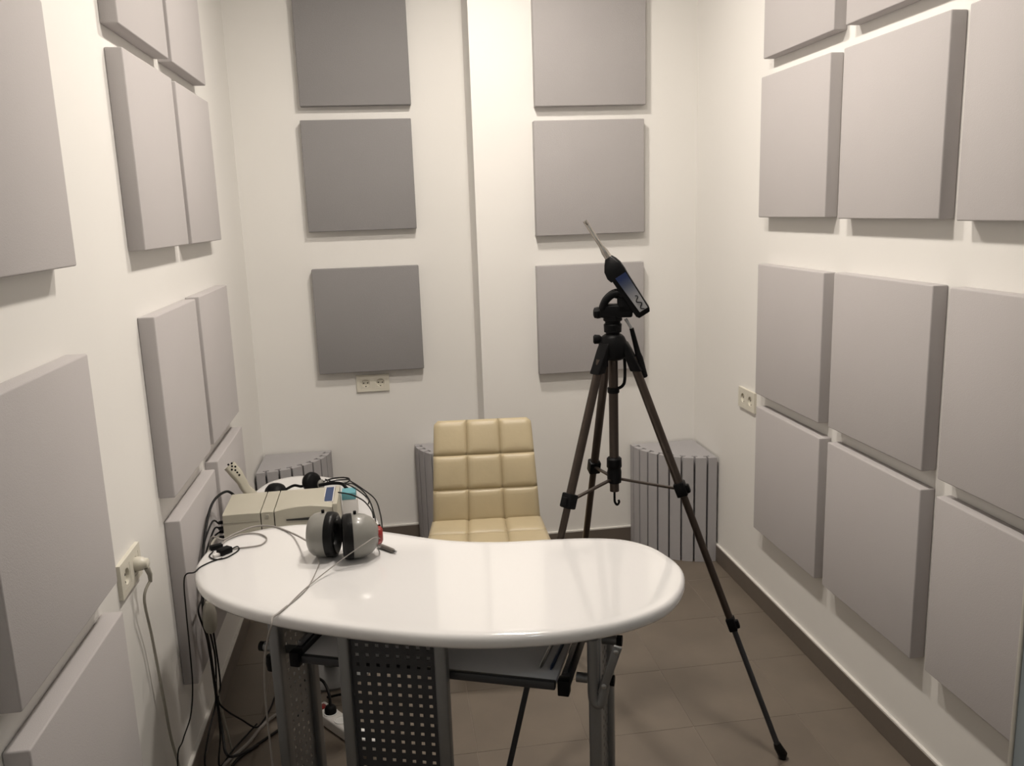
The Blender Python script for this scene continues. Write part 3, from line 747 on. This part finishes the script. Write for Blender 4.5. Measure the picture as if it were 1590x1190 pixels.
rt = Rc_ + V((.071, .004, -.003))
MB().rings([[rt + V((dx, yy * kx, zz * kx)) for yy, zz in ((-.020, .006), (-.012, .018), (.008, .022), (.016, .008), (.012, -.014), (-.002, -.028), (-.014, -.016))] for dx, kx in ((-.014, .96), (-.002, 1), (.006, .9), (.010, .6))]).build('red_tab', 'red', hpn, bevel=.001)
MB().tube([rt + V((.002, .01, .008)), rt + V((.0, .012, .022))], .005, 8).build('tab_clip', 'black', hpn)
zt = ZT + .0022
# thin wires
jn = onz(446, 942, zt)
MB().tube(cat_rom([rt + V((.002, -.020, -.004)), ony(581, 835, Rc_.y - .034), ony(566, 845, Rc_.y - .061), ony(541, 862, Rc_.y - .068), onz(505, 889, .752), onz(470, 918, zt + .002), jn], 8), .0014, 6).build('wire', 'greycable', hpn)
MB().tube(cat_rom([Lc + V((-.058, -.01, -.005)), onz(482, 852, .765), onz(494, 868, .748), onz(494, 880, zt), onz(476, 915, zt), jn], 8), .0014, 6).build('wire', 'greycable', hpn)
ep = onz(424, 957, zt)
ed = [jn + V((0, 0, .001)), onz(432, 953, zt + .001), ep + V((0, -.012, .001)), ep + V((-.002, -.026, -.012)), ony(417, 988, 1.85), ony(411, 1026, 1.87), ony(407, 1062, 1.90), ony(405, 1105, 1.95), ony(398, 1150, 2.0)]
ed[-3:] = [V((-.352, 1.90, .50)), V((-.36, 1.95, .25)), V((-.38, 2.02, .006))]
MB().tube(cat_rom(ed, 8), .0026, 8).build('cord', 'greycable', hpn)
j0 = onz(586, 846, ZT + .008); j1 = onz(612, 856, ZT + .0065)
jd = (j1 - j0).normalized()
MB().tube([j0 + V((0, 0, 0)), j0 + jd * .004, j1 - jd * .006, j1], [.004, .0065, .0060, .004], 12).build('jack_body', 'brownplug', hpn)
MB().tube([j1, j1 + jd * .008], .003, 8).build('jack_tip', 'chrome', hpn)
MB().tube(cat_rom([rt + V((.004, 0, -.02)), rt + V((.0, .02, -.045)), j0], 6), .0016, 6).build('jack_wire', 'greycable', hpn)
# grey cable from the left shell across the desk and off its back edge
zr = ZT + .0032
gp = [Lc + V((-.060, .012, -.018)), onz(455, 829, zr + .004), onz(425, 818, zr), onz(395, 818, zr), onz(365, 829, zr), onz(347, 838, zr)]
gp += [gp[-1] + V((-.035, .02, .002)), gp[-1] + V((-.05, .035, -.05)), V((-.60, 2.46, .5))]
MB().tube(cat_rom(gp, 8), .0026, 8).build('cord', 'greycable', hpn)

# ------------------------------------------------------------------ plugs and loose cables at the left end of the desk
us = thing('usb_plugs', onz(340, 858, ZT), 'pair of black USB plugs with a coiled lead on desk left end', 'plug')
for (a, b, wd, hh, mt2, nm) in (((326, 852), (345, 847), .018, .012, 'black', 'plug_body'), ((340, 859), (357, 852), .024, .016, 'black', 'plug_shell'), ((331, 864), (343, 860), .012, .008, 'paper', 'connector_tip')):
    A = onz(*a, ZT + hh / 2 + .0006); B = onz(*b, ZT + hh / 2 + .0006)
    MB().bar(A, B, wd, hh).build(nm, mt2, us, bevel=.002)
zq = ZT + .0022
MB().tube(cat_rom([onz(356, 855, zq + .006), onz(368, 849, zq + .003), onz(370, 855, zq), onz(352, 866, zq), onz(334, 869, zq), onz(325, 864, zq), onz(331, 857, zq + .002)], 8), .0019, 8).build('lead', 'cable', us)
tail = [onz(345, 867, zq), onz(327, 873, zq), onz(311, 881, zq), onz(302, 889, zq + .002)]
tail += [tail[-1] + V((-.022, -.016, -.006))] + [onx(px, py, -.598) for px, py in ((289, 950), (295, 1012), (299, 1065), (296, 1112), (284, 1150), (276, 1190))]
lastp = tail[-1]; tail += [V((-.60, lastp.y - .02, .006 if lastp.z > .05 else lastp.z - .05))]
MB().tube(cat_rom(tail, 8), .0019, 8).build('lead', 'cable', us)
lo = [onz(345, 846, zq + .004), onz(352, 839, zr), onz(375, 830, zr), onz(400, 829, zr), onz(414, 836, zr), onz(406, 846, zr), onz(385, 850, zr), onz(366, 852, zr), onz(354, 855, zr + .004)]
MB().tube(cat_rom(lo, 8), .0022, 8).build('loop_lead', 'greycable', us)

# cables from the audiometer down behind the left end of the desk
XB = -.597
kn = onx(335, 1090, XB)
def drop(name, pts, r, mt2, label): return cable(name, pts, r, mt2, label)
start = V((AX0 - .014, 2.615, .69))
drop('power_cable', [V((-.545, 2.80, .725)), V((-.572, 2.78, .755)), V((-.600, 2.70, .748)), V((-.607, 2.60, .70)), V((-.605, 2.50, .62)), onx(316, 955, XB), onx(326, 1010, XB), kn + V((.004, 0, 0)), onx(345, 1135, XB + .02), onx(356, 1175, XB + .05), V((-.50, 2.5, .006))], .0042, 'cable', 'thick black cable arching from audiometer down behind the desk')
drop('signal_cable', [start, V((-.585, 2.60, .69)), V((-.606, 2.53, .62)), V((-.600, 2.44, .55)), onx(308, 950, XB), onx(321, 990, XB), onx(330, 1045, XB), kn, onx(325, 1135, XB), onx(318, 1185, XB), V((-.61, 2.35, .006))], .0028, 'cable', 'thin black cable hanging from desk to floor by left wall, leftmost strand')
drop('signal_cable', [start + V((0, .01, -.015)), V((-.59, 2.59, .66)), V((-.600, 2.50, .58)), onx(322, 960, XB), onx(334, 1020, XB), kn + V((.003, .004, .01)), onx(342, 1140, XB), onx(341, 1190, XB), V((-.57, 2.5, .006)), V((-.52, 2.62, .006))], .0028, 'cable', 'thin black cable in hanging bundle, straight middle strand')
drop('signal_cable', [start + V((0, 0, .015)), V((-.585, 2.59, .72)), V((-.604, 2.52, .66)), V((-.602, 2.46, .58)), onx(330, 975, XB), onx(342, 1060, XB), kn + V((.006, .006, .0)), onz(352, 1104, .16), onz(375, 1118, .06), onz(397, 1130, .008), onz(410, 1118, .006), onz(420, 1100, .006), onz(432, 1076, .006), onz(470, 1050, .006)], .0028, 'cable', 'thin black cable leaving the hanging bundle across the floor to the right')
drop('white_cable', [start + V((-.004, 0, -.025)), V((-.59, 2.57, .655)), V((-.604, 2.49, .60)), V((-.60, 2.46, .5)), V((-.60, 2.46, .3)), V((-.58, 2.5, .006))], .0036, 'beigecable', 'pale cable looping out of the audiometer connectors beside the desk')
bl = onx(326, 962, -.575)
MB().rings([[bl + V((rr * math.cos(a) * .8, rr * math.sin(a) * (1 + .15 * math.sin(3 * a + i)), zz)) for a in [2 * PI * q / 14 for q in range(14)]] for i, (rr, zz) in enumerate(((.008, .045), (.022, .035), (.028, .01), (.026, -.02), (.018, -.042), (.006, -.05)))])
lump = MB().rings([[bl + V((rr * math.cos(a) * .7, rr * math.sin(a) * (1 + .15 * math.sin(3 * a + i)), zz)) for a in [2 * PI * q / 14 for q in range(14)]] for i, (rr, zz) in enumerate(((.010, .055), (.022, .04), (.029, .012), (.027, -.018), (.019, -.036), (.006, -.043)))]).build('cable_pouch', 'beigecable', loc=bl)
tag(lump, 'greyish beige lump of gathered cable hanging under desk left end', 'cable')

# ------------------------------------------------------------------ power strip and floor cords
pa = V((-.318, 2.635, 0)); pd = V((.60, -.80, 0)).normalized(); ps_ = V((pd.y, -pd.x, 0))
strip = thing('power_strip', pa, 'white power strip with red switch on the floor under the desk', 'power strip')
Rs = Matrix((pd, V((-pd.y, pd.x, 0)), V((0, 0, 1)))).transposed()
MB().box(pa + pd * .15 + V((0, 0, .021)), (.32, .055, .040), Rs).build('housing', 'paper', strip, bevel=.007, seg=3)
MB().box(pa + pd * .022 + V((0, 0, .044)), (.022, .020, .008), Rs).build('red_switch', 'red', strip, bevel=.002)
for k in range(4):
    c = pa + pd * (.068 + .062 * k) + V((0, 0, .0412))
    MB().lathe(c, (0, 0, 1), [(.0235, 0), (.0235, .0022), (.0205, .0026), (.0195, .0008), (.002, .0006)], 24, cap=False).build('outlet_ring', 'lampbody', strip)
c = pa + pd * .068 + V((0, 0, .042))
pg = thing('strip_plug', c, 'black angled plug with cord standing in the power strip', 'plug')
MB().lathe(c, (0, 0, 1), [(.0185, 0), (.0195, .012), (.016, .022), (.010, .026)], 20).build('body', 'black', pg)
MB().tube(cat_rom([c + V((0, 0, .022)), c + V((-.002, .012, .06)), c + V((-.022, .05, .085)), c + V((-.06, .10, .075)), c + V((-.10, .16, .03)), c + V((-.12, .22, -.036))], 6), .0048, 8).build('cord', 'cable', pg)
cable('floor_cord', [pa - pd * .012 + V((0, 0, .02)), pa - pd * .06 + V((0, 0, .008)), onz(430, 1136, .005), onz(398, 1158, .005), onz(362, 1188, .005), V((-.57, 2.25, .005))], .0045, 'cable', 'black mains cord lying on floor left of the desk leg', 'cord')
cable('floor_cord', [onz(500, 1068, .006), onz(432, 1108, .0055), onz(405, 1130, .012), onz(385, 1155, .0055), onz(350, 1186, .0055), onz(330, 1215, .0055)], .0052, 'greycable', 'pale grey cord lying on floor crossing the black cords', 'cord')
cable('floor_cord', [onz(493, 1096, .05) + V((.02, .12, -.045)), V((-.22, 2.72, .02)), V((-.14, 2.70, .006)), V((-.04, 2.66, .006))], .0045, 'cable', 'short black cord on floor behind the power strip', 'cord')

for o in bpy.data.objects:
    if '_o' in o: del o['_o']
